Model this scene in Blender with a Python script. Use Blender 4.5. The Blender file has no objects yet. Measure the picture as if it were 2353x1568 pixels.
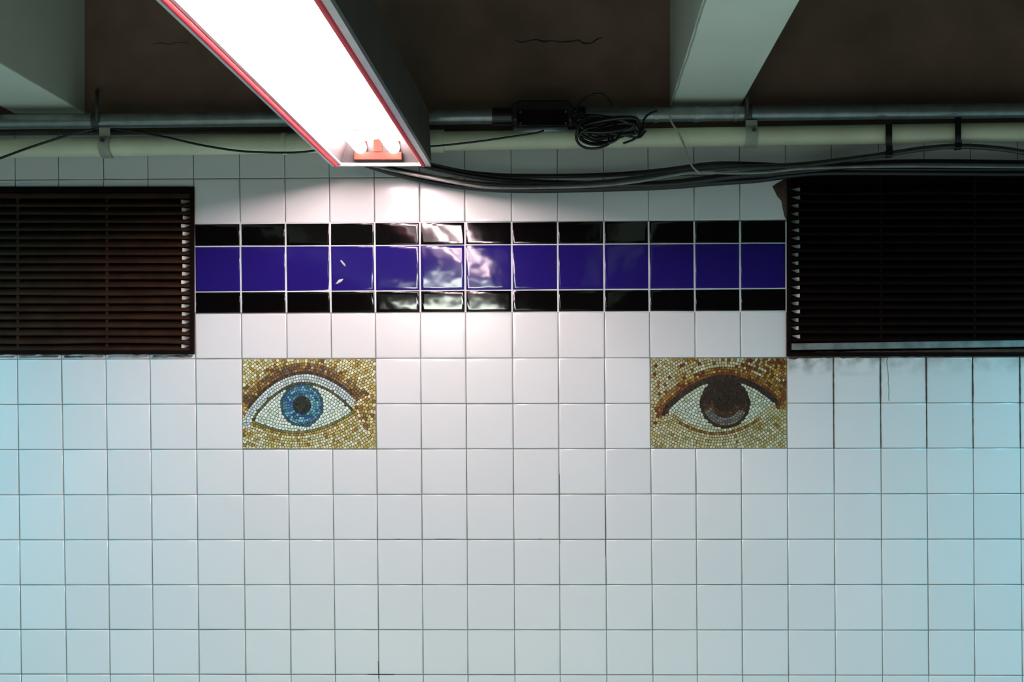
import bpy, math, random
import numpy as np
from mathutils import Vector, Matrix

random.seed(7)
SC = bpy.context.scene
COL = SC.collection

# ------------------------------------------------------------------ frame
W, H = 2353.0, 1568.0
F = 2400.0                 # focal length in pixels
U0, V0 = 1300.0, 890.0     # where the wall normal meets the picture
K = 0.00104                # metres per pixel on the wall face
D = F * K                  # camera to wall
ZC = 1.60                  # camera height


def P(u, v, d=0.0):
    """point d metres in front of the wall (wall face at y = 0, room towards -y)"""
    s = (D - d) / D * K
    return Vector(((u - U0) * s, -d, ZC + (V0 - v) * s))


# ------------------------------------------------------------------ materials
def lin(c):
    return tuple((x / 12.92 if x <= 0.04045 else ((x + 0.055) / 1.055) ** 2.4) for x in (q / 255.0 for q in c))


def new_mat(name):
    m = bpy.data.materials.new(name)
    m.use_nodes = True
    nt = m.node_tree
    return m, nt, nt.nodes['Principled BSDF']


def simple(name, rgb, rough=0.5, metal=0.0, var=0.0, scale=20.0, bump=0.0, bscale=60.0, spec=0.5, dark=None, coat=0.0):
    m, nt, b = new_mat(name)
    b.inputs['Roughness'].default_value = rough
    b.inputs['Metallic'].default_value = metal
    b.inputs['Specular IOR Level'].default_value = spec
    b.inputs['Coat Weight'].default_value = coat
    tc = nt.nodes.new('ShaderNodeNewGeometry')
    if var > 0 or dark:
        n = nt.nodes.new('ShaderNodeTexNoise')
        n.inputs['Scale'].default_value = scale
        n.inputs['Detail'].default_value = 6
        nt.links.new(tc.outputs['Position'], n.inputs['Vector'])
        r = nt.nodes.new('ShaderNodeValToRGB')
        c0 = dark if dark else tuple(x * (1 - var) for x in rgb)
        r.color_ramp.elements[0].position = 0.35
        r.color_ramp.elements[0].color = (*c0, 1)
        r.color_ramp.elements[1].position = 0.65
        r.color_ramp.elements[1].color = (*rgb, 1)
        nt.links.new(n.outputs['Fac'], r.inputs['Fac'])
        nt.links.new(r.outputs['Color'], b.inputs['Base Color'])
    else:
        b.inputs['Base Color'].default_value = (*rgb, 1)
    if bump > 0:
        n2 = nt.nodes.new('ShaderNodeTexNoise')
        n2.inputs['Scale'].default_value = bscale
        n2.inputs['Detail'].default_value = 4
        nt.links.new(tc.outputs['Position'], n2.inputs['Vector'])
        bp = nt.nodes.new('ShaderNodeBump')
        bp.inputs['Strength'].default_value = bump
        bp.inputs['Distance'].default_value = 0.002
        nt.links.new(n2.outputs['Fac'], bp.inputs['Height'])
        nt.links.new(bp.outputs['Normal'], b.inputs['Normal'])
    return m


def glazed(name, rgb, rough, wav=0.15, wscale=14.0, grime=False, ior=1.5, speckle=False):
    """glazed ceramic: slightly wavy gloss; grime = dirt runs under the two wall vents"""
    m, nt, b = new_mat(name)
    L = nt.links
    b.inputs['Roughness'].default_value = rough
    b.inputs['IOR'].default_value = ior
    geo = nt.nodes.new('ShaderNodeNewGeometry')
    n = nt.nodes.new('ShaderNodeTexNoise')
    n.inputs['Scale'].default_value = wscale
    n.inputs['Detail'].default_value = 1.5
    L.new(geo.outputs['Position'], n.inputs['Vector'])
    bp = nt.nodes.new('ShaderNodeBump')
    bp.inputs['Strength'].default_value = wav
    bp.inputs['Distance'].default_value = 0.004
    L.new(n.outputs['Fac'], bp.inputs['Height'])
    L.new(bp.outputs['Normal'], b.inputs['Normal'])
    # per tile tone
    isl = geo.outputs['Random Per Island']
    tone = nt.nodes.new('ShaderNodeMapRange')
    tone.inputs['To Min'].default_value = 0.95
    tone.inputs['To Max'].default_value = 1.0
    L.new(isl, tone.inputs['Value'])
    mul = nt.nodes.new('ShaderNodeMix')
    mul.data_type = 'RGBA'
    mul.blend_type = 'MULTIPLY'
    mul.inputs['Factor'].default_value = 1.0
    mul.inputs['A'].default_value = (*rgb, 1)
    L.new(tone.outputs['Result'], mul.inputs['B'])
    out = mul.outputs['Result']
    if grime:
        sep = nt.nodes.new('ShaderNodeSeparateXYZ')
        L.new(geo.outputs['Position'], sep.inputs[0])

        def mr(sock, a, b_, c=0.0, d=1.0):
            q = nt.nodes.new('ShaderNodeMapRange')
            q.inputs['From Min'].default_value = a
            q.inputs['From Max'].default_value = b_
            q.inputs['To Min'].default_value = c
            q.inputs['To Max'].default_value = d
            L.new(sock, q.inputs['Value'])
            return q.outputs['Result']

        def mth(op, a, b_):
            q = nt.nodes.new('ShaderNodeMath')
            q.operation = op
            for i, s in enumerate((a, b_)):
                if isinstance(s, (int, float)):
                    q.inputs[i].default_value = s
                else:
                    L.new(s, q.inputs[i])
            return q.outputs[0]
        zb_r = P(0, 820).z
        zb_l = P(0, 812).z
        nz = nt.nodes.new('ShaderNodeTexNoise')
        nz.inputs['Scale'].default_value = 22.0
        nz.inputs['Detail'].default_value = 6
        L.new(geo.outputs['Position'], nz.inputs['Vector'])
        # right vent: sooty smear ~45 mm deep, fading to the right
        fr = mth('MULTIPLY', mr(sep.outputs['Z'], zb_r - 0.05, zb_r - 0.01), mr(sep.outputs['X'], P(1803, 0).x, P(1815, 0).x))
        fr = mth('MULTIPLY', fr, mr(sep.outputs['X'], P(1950, 0).x, P(2150, 0).x, 1.0, 0.45))
        fr = mth('MULTIPLY', fr, mr(nz.outputs['Fac'], 0.42, 0.62))
        # left vent: thin ragged soot line
        fl = mth('MULTIPLY', mr(sep.outputs['Z'], zb_l - 0.018, zb_l - 0.002), mr(sep.outputs['X'], P(447, 0).x, P(430, 0).x))
        fl = mth('MULTIPLY', fl, mr(nz.outputs['Fac'], 0.42, 0.58))
        fl = mth('MULTIPLY', fl, mr(sep.outputs['Z'], zb_l + 0.03, zb_l + 0.02))
        fr = mth('MULTIPLY', fr, mr(sep.outputs['Z'], zb_r + 0.03, zb_r + 0.02))
        g = mth('MINIMUM', mth('ADD', fr, fl), 1.0)
        g = mth('MULTIPLY', g, 0.75)
        mg = nt.nodes.new('ShaderNodeMix')
        mg.data_type = 'RGBA'
        L.new(g, mg.inputs['Factor'])
        L.new(out, mg.inputs['A'])
        mg.inputs['B'].default_value = (0.14, 0.13, 0.08, 1)
        out = mg.outputs['Result']
    L.new(out, b.inputs['Base Color'])
    return m


def emit(name, rgb, strength):
    m, nt, b = new_mat(name)
    b.inputs['Base Color'].default_value = (0.9, 0.9, 0.9, 1)
    b.inputs['Emission Color'].default_value = (*rgb, 1)
    b.inputs['Emission Strength'].default_value = strength
    return m


def tess_mat(name, rough=0.3):
    m, nt, b = new_mat(name)
    a = nt.nodes.new('ShaderNodeAttribute')
    a.attribute_name = 'Col'
    nt.links.new(a.outputs['Color'], b.inputs['Base Color'])
    b.inputs['Roughness'].default_value = rough
    return m


M = dict(
    white=glazed('glazed_white_tile', (0.80, 0.825, 0.825), 0.16, 0.10, 14, grime=True),
    blue=glazed('glazed_cobalt_tile', (0.018, 0.0095, 0.160), 0.07, 0.22, 16),
    black=glazed('glazed_black_tile', (0.0025, 0.0014, 0.0016), 0.06, 0.16, 16),
    grout=simple('grey_grout', (0.30, 0.31, 0.27), 0.9, var=0.5, scale=9),
    pale_grout=simple('pale_grout', (0.72, 0.78, 0.80), 0.7, var=0.2, scale=15),
    concrete=simple('dark_grimy_concrete', (0.25, 0.155, 0.112), 0.85, var=0.35, scale=5, bump=0.6, bscale=18),
    beam=simple('pale_green_beam_paint', (0.66, 0.72, 0.60), 0.6, var=0.10, scale=4, bump=0.25, bscale=25),
    beam_dark=simple('beam_paint_seam', (0.36, 0.40, 0.33), 0.6, var=0.2, scale=12, bump=0.3),
    floor=simple('grey_terrazzo', (0.62, 0.63, 0.58), 0.45, var=0.3, scale=8),
    rear=simple('dim_rear_wall_paint', (0.10, 0.10, 0.10), 0.7, var=0.2, scale=3),
    ceil=simple('dark_ceiling_paint', (0.07, 0.06, 0.05), 0.9, var=0.3, scale=4),
    galv=simple('galvanised_conduit', (0.30, 0.34, 0.34), 0.30, 0.6, var=0.25, scale=30, bump=0.15),
    palepipe=simple('pale_green_pipe_paint', (0.80, 0.82, 0.60), 0.5, var=0.14, scale=10, bump=0.15),
    strap=simple('painted_strap', (0.42, 0.45, 0.36), 0.55, var=0.25, scale=30),
    steel=simple('dull_steel_rod', (0.08, 0.075, 0.07), 0.6, 0.3, var=0.3, scale=40),
    blackcable=simple('black_cable_jacket', (0.010, 0.007, 0.007), 0.32, spec=0.5),
    greycable=simple('grey_cable_jacket', (0.05, 0.048, 0.044), 0.2, spec=0.6, var=0.3, scale=30),
    slimcable=simple('highlight_grey_cable_jacket', (0.30, 0.30, 0.28), 0.22, spec=0.6, var=0.3, scale=30),  # lighter grey holds the gloss highlight along this cable
    wire=simple('dull_wire', (0.10, 0.095, 0.085), 0.5, 0.2),
    ventmetal=simple('brown_vent_paint', (0.050, 0.023, 0.012), 0.7, 0.0, var=0.35, scale=25, spec=0.06),
    ventdim=simple('dimmed_vent_paint', (0.012, 0.0045, 0.0035), 0.7, 0.0, var=0.35, scale=25, spec=0.05),  # brown vent paint with the far side's dimness put into the colour
    ventframe=simple('dark_vent_frame', (0.010, 0.0045, 0.004), 0.8, 0.0, var=0.3, scale=25, spec=0.05),
    worn=simple('worn_lit_metal', (0.50, 0.56, 0.52), 0.45, 0.3, var=0.35, scale=60),  # worn metal, its pale colour also holding light caught by the slat ends
    sill=simple('worn_grey_sill', (0.26, 0.28, 0.26), 0.5, 0.2, var=0.4, scale=40),
    void=simple('sooty_duct', (0.006, 0.004, 0.004), 0.95),
    caulk=simple('brown_caulk', (0.09, 0.055, 0.035), 0.8, var=0.5, scale=40, bump=0.5),
    plaster=simple('pale_plaster_smear', (0.55, 0.57, 0.48), 0.8, var=0.25, scale=40, bump=0.4),
    soot=simple('soot_line', (0.03, 0.02, 0.015), 0.9),
    rim=simple('brushed_aluminium_rim', (0.62, 0.65, 0.65), 0.32, 0.55, var=0.1, scale=30),
    film_glow_strip=simple('red_film_glow', (0.86, 0.035, 0.05), 0.45),  # film glow along the trough edge, put in as red colour
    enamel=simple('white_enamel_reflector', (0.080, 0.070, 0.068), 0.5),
    housing=simple('dark_fixture_housing', (0.085, 0.062, 0.045), 0.8, 0.0, var=0.2, scale=12),
    socket=simple('glow_tinted_lampholder', (0.085, 0.026, 0.017), 0.5, spec=0.1),  # salmon tint is film glow from the tubes, put into the colour
    tube=emit('lit_fluorescent_tube', (1.0, 0.75, 0.765), 34.0),
    bed=simple('mosaic_setting_bed', lin((92, 86, 48)), 0.9, var=0.3, scale=60),
    tess=tess_mat('mosaic_tesserae', 0.35),
)


# ------------------------------------------------------------------ mesh building
class MB:
    def __init__(s):
        s.v, s.f, s.m, s.sm, s.col = [], [], [], [], None

    def add(s, verts, faces, mi=0, smooth=False):
        b = len(s.v)
        s.v += [tuple(q) for q in verts]
        for f in faces:
            s.f.append(tuple(b + i for i in f))
            s.m.append(mi)
            s.sm.append(smooth)

    def box(s, x0, x1, y0, y1, z0, z1, mi=0):
        s.hexa([(x0, y0, z0), (x1, y0, z0), (x1, y1, z0), (x0, y1, z0)],
               [(x0, y0, z1), (x1, y0, z1), (x1, y1, z1), (x0, y1, z1)], mi)

    def hexa(s, lo, hi, mi=0):
        s.add(list(lo) + list(hi), [(3, 2, 1, 0), (4, 5, 6, 7), (0, 1, 5, 4), (1, 2, 6, 5), (2, 3, 7, 6), (3, 0, 4, 7)], mi)

    def tube(s, pts, r, n=12, mi=0, cap=True, ry=None):
        """round (or elliptical: r across, ry along the second frame axis) tube along points"""
        pts = [Vector(p) for p in pts]
        rings = []
        up = Vector((0, -1, 0))
        prev = None
        for i, p in enumerate(pts):
            t = (pts[min(i + 1, len(pts) - 1)] - pts[max(i - 1, 0)]).normalized()
            if prev is None:
                a = up - t * up.dot(t)
                if a.length < 1e-3:
                    a = Vector((1, 0, 0)) - t * t.x
            else:
                a = prev - t * prev.dot(t)
            a.normalize()
            prev = a
            c = t.cross(a)
            rr = r(i / (len(pts) - 1)) if callable(r) else r
            rings.append([p + a * math.cos(2 * math.pi * k / n) * rr + c * math.sin(2 * math.pi * k / n) * rr for k in range(n)])
        vs = [q for g in rings for q in g]
        fs = []
        for i in range(len(rings) - 1):
            for k in range(n):
                k2 = (k + 1) % n
                fs.append((i * n + k, i * n + k2, (i + 1) * n + k2, (i + 1) * n + k))
        s.add(vs, fs, mi, True)
        if cap:
            b = len(s.v) - len(vs)
            s.f.append(tuple(b + k for k in reversed(range(n))))
            s.f.append(tuple(b + (len(rings) - 1) * n + k for k in range(n)))
            s.m += [mi, mi]
            s.sm += [False, False]

    def build(s, name, mats, parent=None, origin=None):
        me = bpy.data.meshes.new(name)
        o0 = Vector(origin) if origin is not None else Vector((0, 0, 0))
        me.from_pydata([tuple(Vector(q) - o0) for q in s.v], [], s.f)
        if not isinstance(mats, (list, tuple)):
            mats = [mats]
        for m in mats:
            me.materials.append(m)
        me.polygons.foreach_set('material_index', s.m)
        me.polygons.foreach_set('use_smooth', s.sm)
        if s.col is not None:
            ca = me.color_attributes.new('Col', 'FLOAT_COLOR', 'POINT')
            ca.data.foreach_set('color', np.array(s.col, dtype=np.float32).ravel())
        me.update()
        o = bpy.data.objects.new(name, me)
        COL.objects.link(o)
        if parent is not None:
            o.parent = parent
            o.location = o0 - parent.location
        else:
            o.location = o0
        return o


def bevel(o, w=0.001, seg=2):
    b = o.modifiers.new('Bevel', 'BEVEL')
    b.width = w
    b.segments = seg
    b.limit_method = 'ANGLE'
    return o


def thing(name, label, cat, loc, group=None):
    o = bpy.data.objects.new(name, None)
    o.empty_display_size = 0.05
    o.location = loc
    COL.objects.link(o)
    tag(o, label, cat, group)
    return o


def tag(o, label=None, cat=None, group=None, kind=None):
    if label:
        o['label'] = label
    if cat:
        o['category'] = cat
    if group:
        o['group'] = group
    if kind:
        o['kind'] = kind
    return o


def spline(pts, n=10):
    """Catmull-Rom through points"""
    p = [Vector(q) for q in pts]
    p = [p[0] * 2 - p[1]] + p + [p[-1] * 2 - p[-2]]
    out = []
    for i in range(1, len(p) - 2):
        for k in range(n):
            t = k / n
            a, b, c, d = p[i - 1], p[i], p[i + 1], p[i + 2]
            out.append(0.5 * ((2 * b) + (c - a) * t + (2 * a - 5 * b + 4 * c - d) * t * t + (3 * b - a - 3 * c + d) * t ** 3))
    out.append(p[-2])
    return out


# ------------------------------------------------------------------ tile grid (hand-laid: lines drift a little)
COLT = [35, 135, 238, 340, 445, 551, 655, 757, 860, 964, 1068, 1175, 1281, 1387, 1490, 1595, 1700, 1806, 1912, 2020, 2125, 2232, 2340]   # at v 460
COLB = [48, 152, 252, 352, 457, 564, 668, 770, 870, 972, 1075, 1183, 1287, 1394, 1500, 1602, 1706, 1812, 1920, 2028, 2134, 2240, 2349]   # at v 1500
for _ in range(22):
    COLT.insert(0, COLT[0] - 103.5)
    COLB.insert(0, COLB[0] - 103)
    COLT.append(COLT[-1] + 105.5)
    COLB.append(COLB[-1] + 105)
C0 = 22                                                # index of the first column line of the frame
ROWS = [(310, 296), (414, 398), (517.5, 502), (569.5, 555.5), (674, 660), (723, 713), (826, 820.5), (930, 926), (1034, 1030),
        (1138, 1135), (1241.5, 1239.5), (1345, 1344), (1447.5, 1449), (1550, 1553)]
for _ in range(8):
    ROWS.append((ROWS[-1][0] + 103, ROWS[-1][1] + 104.5))


def rowv(r, u):
    a, b = ROWS[r]
    return a + (b - a) * u / W


def grid_uv(c, r):
    a, b = COLT[c], COLB[c]
    u, v = a, 0
    for _ in range(3):
        v = rowv(r, u)
        u = a + (b - a) * (v - 460) / 1040.0
    return u, v


VENT_L = (-172, 447, 430, 814)      # u0 u1 v0 v1
VENT_R = (1808, 2440, 388, 819)
MOS_L = (C0 + 5, C0 + 8, 6, 8)      # column / row lines
MOS_R = (C0 + 14, C0 + 17, 6, 8)


def tile(mb, q, mi, tiltscale=1.0, half=0.0008, halfz=None):
    """q: four (u, v) corners (tl, tr, br, bl); bevelled slab with a slight random tilt"""
    cu = sum(p[0] for p in q) / 4
    cv = sum(p[1] for p in q) / 4
    tx, ty = random.gauss(0, 0.0032) * tiltscale, random.gauss(0, 0.0032) * tiltscale
    y0 = random.gauss(0, 0.00012)
    rings = []
    dz_ = 0.0 if halfz is None else halfz - half
    for inset, dep in ((half, 0.006), (half, 0.0016), (half + 0.0005, 0.0007), (half + 0.0014, 0.00018), (half + 0.0032, 0.0), (half + 0.008, 0.0)):
        ring = []
        for (u, v), (sx, sz) in zip(q, ((1, -1), (-1, -1), (-1, 1), (1, 1))):
            p = P(u, v)
            c = P(cu, cv)
            x = p.x + sx * inset
            z = p.z + sz * (inset + dz_)
            y = dep + y0 + (x - c.x) * tx + (z - c.z) * ty
            ring.append((x, y, z))
        rings.append(ring)
    vs = [p for r_ in rings for p in r_]
    fs = []
    for i in range(len(rings) - 1):
        for k in range(4):
            k2 = (k + 1) % 4
            fs.append((i * 4 + k, (i + 1) * 4 + k, (i + 1) * 4 + k2, i * 4 + k2))
    b = (len(rings) - 1) * 4
    fs.append((b + 3, b + 2, b + 1, b))
    mb.add(vs, [tuple(reversed(f)) for f in fs], mi, True)


# orientation: front faces must look towards -y
white_mb, blue_mb, black_hi, black_lo = MB(), MB(), MB(), MB()
ncol, nrow = len(COLT) - 1, len(ROWS) - 1
for r in range(nrow):
    for c in range(ncol):
        q = [grid_uv(c, r), grid_uv(c + 1, r), grid_uv(c + 1, r + 1), grid_uv(c, r + 1)]
        if (MOS_L[0] <= c < MOS_L[1] or MOS_R[0] <= c < MOS_R[1]) and 6 <= r < 8:
            continue
        mbx = {2: black_hi, 3: blue_mb, 4: black_lo}.get(r, white_mb)
        um, vm = sum(p[0] for p in q) / 4, sum(p[1] for p in q) / 4
        pieces = [q]
        for (a0, a1, b0, b1) in (VENT_L, VENT_R):
            if a0 < um < a1 and q[2][1] > b0 and q[0][1] < b1:
                pieces = []
                if q[0][1] < b0 - 8:
                    pieces.append([q[0], q[1], (q[1][0], b0), (q[0][0], b0)])
                if q[2][1] > b1 + 8:
                    pieces.append([(q[0][0], b1), (q[1][0], b1), q[2], q[3]])
        for pc in pieces:
            tile(mbx, pc, 0, 1.6 if r in (2, 3, 4) else 1.0, *((0.0018, 0.0010) if r in (2, 3, 4) else (0.0008, 0.0008)))

holes = [VENT_L, VENT_R]
for (c0, c1, r0, r1) in (MOS_L, MOS_R):
    a = grid_uv(c0, r0)
    b = grid_uv(c1, r1)
    holes.append((a[0] + 4, b[0] - 6, a[1] + 4, b[1] - 4))


def subtract(rects, h):
    out = []
    for (a0, a1, b0, b1) in rects:
        h0, h1, g0, g1 = max(a0, h[0]), min(a1, h[1]), max(b0, h[2]), min(b1, h[3])
        if h0 >= h1 or g0 >= g1:
            out.append((a0, a1, b0, b1))
            continue
        if b0 < g0: out.append((a0, a1, b0, g0))
        if g1 < b1: out.append((a0, a1, g1, b1))
        if a0 < h0: out.append((a0, h0, g0, g1))
        if h1 < a1: out.append((h1, a1, g0, g1))
    return out


def grout(mb, rect, mi, hs):
    rs = [rect]
    for h in hs:
        rs = subtract(rs, h)
    for (a0, a1, b0, b1) in rs:
        A, B = P(a0, b1), P(a1, b0)
        mb.add([(A.x, 0.0011, A.z), (B.x, 0.0011, A.z), (B.x, 0.0011, B.z), (A.x, 0.0011, B.z)], [(0, 1, 2, 3)], mi)


UL, UR = COLT[0], COLT[-1]
grout(white_mb, (UL, UR, 302, 510), 1, holes)
grout(white_mb, (UL, UR, 718, 2440), 1, holes)
wall = white_mb.build('wall_back', [M['white'], M['grout']])
tag(wall, 'white glazed square tile wall with thin grey grout', kind='structure')
for nm, mb, (va, vb), mat, lb in (('trim_1', black_hi, (510, 562.5), M['black'], 'upper row of half-height black border tiles'),
                                  ('trim_2', blue_mb, (562.5, 667), M['blue'], 'row of cobalt blue square border tiles'),
                                  ('trim_3', black_lo, (667, 718), M['black'], 'lower row of half-height black border tiles')):
    grout(mb, (UL, UR, va, vb), 1, holes)
    tag(mb.build(nm, [mat, M['pale_grout']]), lb, kind='structure')

# thin vertical crack / rust runs in the tiles under the right vent
# upper concrete wall above the tiles
XL, XR = P(UL, 0).x, P(UR, 0).x
mb = MB()
A = P(0, 306)
mb.add([(XL, 0.012, A.z), (XR, 0.012, A.z), (XR, 0.012, 2.95), (XL, 0.012, 2.95)], [(0, 1, 2, 3)])
mb.add([(XL, 0.012, A.z), (XR, 0.012, A.z), (XR, -0.001, A.z), (XL, -0.001, A.z)], [(3, 2, 1, 0)])
up = mb.build('wall_upper', M['concrete'])
tag(up, 'dark grimy concrete wall above the tiles', kind='structure')


def crack(pts, w, parent, name='crack', mat=None, dep=0.0105):
    mb_ = MB()
    vs = []
    for i, (u, v) in enumerate(pts):
        hw = w * (0.4 + 0.8 * random.random()) * (0.35 if i in (0, len(pts) - 1) else 1)
        for dy, s_ in ((dep + 0.002, -1), (dep, 0), (dep + 0.002, 1)):
            p = P(u, v + s_ * hw)
            vs.append((p.x, dy, p.z))
    fs = []
    for i in range(len(pts) - 1):
        for k in range(2):
            a = i * 3 + k
            fs.append((a, a + 1, a + 4, a + 3))
    mb_.add(vs, fs)
    return mb_.build(name, mat or M['soot'], parent)


crack([(1180, 88), (1198, 94), (1215, 90), (1232, 87), (1250, 92), (1270, 90), (1290, 93), (1315, 91), (1328, 88), (1342, 96), (1358, 96), (1370, 88), (1384, 82)], 2.6, up)
crack([(345, 98), (365, 95), (385, 99), (400, 94), (430, 96)], 0.9, up)

# floor, ceiling, far walls of the passage
zf = 0.0
mb = MB(); mb.add([(XL, -5.2, 0), (XR, -5.2, 0), (XR, 0.01, 0), (XL, 0.01, 0)], [(0, 1, 2, 3)])
tag(mb.build('floor', M['floor']), kind='structure')
mb = MB(); mb.add([(XL, -5.2, 2.95), (XR, -5.2, 2.95), (XR, 0.02, 2.95), (XL, 0.02, 2.95)], [(3, 2, 1, 0)])
tag(mb.build('ceiling', M['ceil']), kind='structure')
mb = MB(); mb.add([(XL, -5.2, 0), (XR, -5.2, 0), (XR, -5.2, 2.95), (XL, -5.2, 2.95)], [(3, 2, 1, 0)])
tag(mb.build('wall_front', M['rear']), kind='structure')
for nm, x, fl in (('wall_left', XL, 0), ('wall_right', XR, 1)):
    mb = MB(); f = (0, 1, 2, 3)
    mb.add([(x, -5.2, 0), (x, 0.01, 0), (x, 0.01, 2.95), (x, -5.2, 2.95)], [f if fl else f[::-1]])
    tag(mb.build(nm, M['rear']), kind='structure')


# ------------------------------------------------------------------ ceiling beams
def beam(label, x0, x1, zb, yaw, seam):
    mb_ = MB()
    ln = 4.6
    mb_.hexa([(x0, -ln, zb), (x1, -ln, zb), (x1, 0.014, zb), (x0, 0.014, zb)],
             [(x0, -ln, 2.96), (x1, -ln, 2.96), (x1, 0.014, 2.96), (x0, 0.014, 2.96)])
    if yaw:
        xm = (x0 + x1) / 2
        mb_.v = [(x + math.tan(yaw) * y, y, z) for (x, y, z) in mb_.v]
    o = mb_.build('ceiling_beam', M['beam'])
    bevel(o, 0.003, 2)
    tag(o, label, 'beam', 'painted beams crossing the ceiling', kind='structure')
    if seam is not None:
        s_ = MB()
        pts = []
        for i in range(60):
            y = -0.02 - i * 0.03
            pts.append((seam + math.tan(yaw) * y + random.gauss(0, 0.0006), y, zb + 0.001))
        s_.tube(pts, lambda t: 0.0022, 6)
        s_.build('paint_seam', M['beam_dark'], o)
    return o


zb = P(0, 243).z
beam('pale green beam underside beyond the coiled wires, nearest the dark louvred vent', P(1540, 243).x, P(1702, 243).x, zb, math.radians(0.9), P(1544, 243).x)
xr = P(190, 258).x
beam('grey green beam above the pipe hanger, on the dim side of the glowing light', xr - 0.17, xr, P(0, 258).z, math.radians(-0.7), None)

# ------------------------------------------------------------------ fluorescent fixture
DE = 0.12                                   # gap between wall and fixture end
ZR = P(0, 382, DE).z                        # underside of the rim
XA = P(762, 382, DE).x
XB = P(991, 382, DE).x
YE, YN = -DE, -DE - 2.44
fx = thing('fluorescent_light_fixture', 'glowing twin-tube strip light with trough edged in painted red glow, hanging above the blue tile band', 'light', ((XA + XB) / 2, -DE - 1.22, ZR))


def xloc(u):
    return P(u, 382, DE).x


# outer housing: open-bottomed shell
mb = MB()
HT = 0.128
prof_out = [(XA, ZR + 0.004), (XA + 0.004, ZR + 0.035), (XA + 0.03, ZR + HT), (XB - 0.006, ZR + HT), (XB - 0.001, ZR + 0.035), (XB, ZR + 0.004)]
n = len(prof_out)
vs = [(x, YE, z) for x, z in prof_out] + [(x, YN, z) for x, z in prof_out]
fs = [(i, i + 1, n + i + 1, n + i) for i in range(n - 1)] + [tuple(range(n))[::-1], tuple(range(n, 2 * n))]
mb.add(vs, fs)
mb.build('housing', M['housing'], fx)
# silver rim flanges: two long, two short
xi0, xi1 = xloc(786), xloc(968)             # opening
gl0, gl1 = xloc(768.5), xloc(780)           # groove of the red glow strip on one side
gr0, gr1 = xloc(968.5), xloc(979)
mb = MB()
mb.box(XA, gl0, YN, YE, ZR, ZR + 0.010)
mb.box(gl1, xi0, YN, YE - 0.008, ZR + 0.001, ZR + 0.006)
mb.box(gr1, XB, YN, YE, ZR, ZR + 0.010)
mb.box(XA, XB, YE - 0.009, YE, ZR - 0.001, ZR + 0.012)
mb.box(XA, XB, YN, YN + 0.009, ZR - 0.001, ZR + 0.012)
mb.box(xi1, gr0, YN, YE - 0.008, ZR + 0.001, ZR + 0.006)
bevel(mb.build('rim', M['rim'], fx), 0.0008, 2)
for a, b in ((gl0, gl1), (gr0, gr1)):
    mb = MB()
    # half-round glow strip standing a little below the rim
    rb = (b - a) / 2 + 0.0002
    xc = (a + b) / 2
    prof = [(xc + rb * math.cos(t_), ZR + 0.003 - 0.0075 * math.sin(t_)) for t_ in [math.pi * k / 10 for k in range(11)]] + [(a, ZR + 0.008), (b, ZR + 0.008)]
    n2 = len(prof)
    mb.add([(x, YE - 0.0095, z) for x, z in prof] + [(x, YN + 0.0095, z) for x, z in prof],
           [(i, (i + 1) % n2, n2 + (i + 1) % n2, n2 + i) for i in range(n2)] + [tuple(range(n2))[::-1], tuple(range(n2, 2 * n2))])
    mb.build('film_glow_strip', M['film_glow_strip'], fx)['label'] = 'red strip of painted film glow'
# white reflector trough
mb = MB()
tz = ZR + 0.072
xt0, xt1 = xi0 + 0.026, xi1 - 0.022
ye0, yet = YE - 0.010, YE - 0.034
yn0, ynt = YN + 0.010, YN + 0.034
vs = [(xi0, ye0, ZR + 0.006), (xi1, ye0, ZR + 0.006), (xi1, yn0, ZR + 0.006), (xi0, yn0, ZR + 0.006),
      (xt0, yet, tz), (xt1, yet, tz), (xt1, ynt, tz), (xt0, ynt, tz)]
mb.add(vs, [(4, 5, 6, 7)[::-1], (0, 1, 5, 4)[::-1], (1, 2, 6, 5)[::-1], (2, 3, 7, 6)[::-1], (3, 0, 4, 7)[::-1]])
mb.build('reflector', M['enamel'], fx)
# ballast cover along the trough between the tubes
TR = 0.0143
yt0 = YE - 0.030
zt = ZR + 0.034
xt = (P(830, 350, DE + 0.03).x, P(906, 350, DE + 0.03).x)
xm = (xt[0] + xt[1]) / 2
for x in xt:
    mb = MB()
    pts = [(x, yt0 - 0.004, zt), (x, yt0 - 0.0045, zt)]
    ys = [0.0, 0.0012, 0.0035, 0.007, 0.012]
    rs = [0.45, 0.72, 0.90, 0.98, 1.0]
    pts = [(x, yt0 - 0.002 - a, zt) for a in ys] + [(x, YN + 0.032 + a, zt) for a in reversed(ys)]
    rr = rs + rs[::-1]
    # lathe
    nseg = 20
    vs = []
    for p, q in zip(pts, rr):
        vs += [(p[0] + math.cos(2 * math.pi * k / nseg) * TR * q, p[1], p[2] + math.sin(2 * math.pi * k / nseg) * TR * q) for k in range(nseg)]
    fs = []
    for i in range(len(pts) - 1):
        for k in range(nseg):
            k2 = (k + 1) % nseg
            fs.append((i * nseg + k, i * nseg + k2, (i + 1) * nseg + k2, (i + 1) * nseg + k))
    fs += [tuple(range(nseg))[::-1], tuple((len(pts) - 1) * nseg + k for k in range(nseg))]
    mb.add(vs, fs, 0, True)
    mb.build('fluorescent_tube', M['tube'], fx)['label'] = 'lit white tube'
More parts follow.
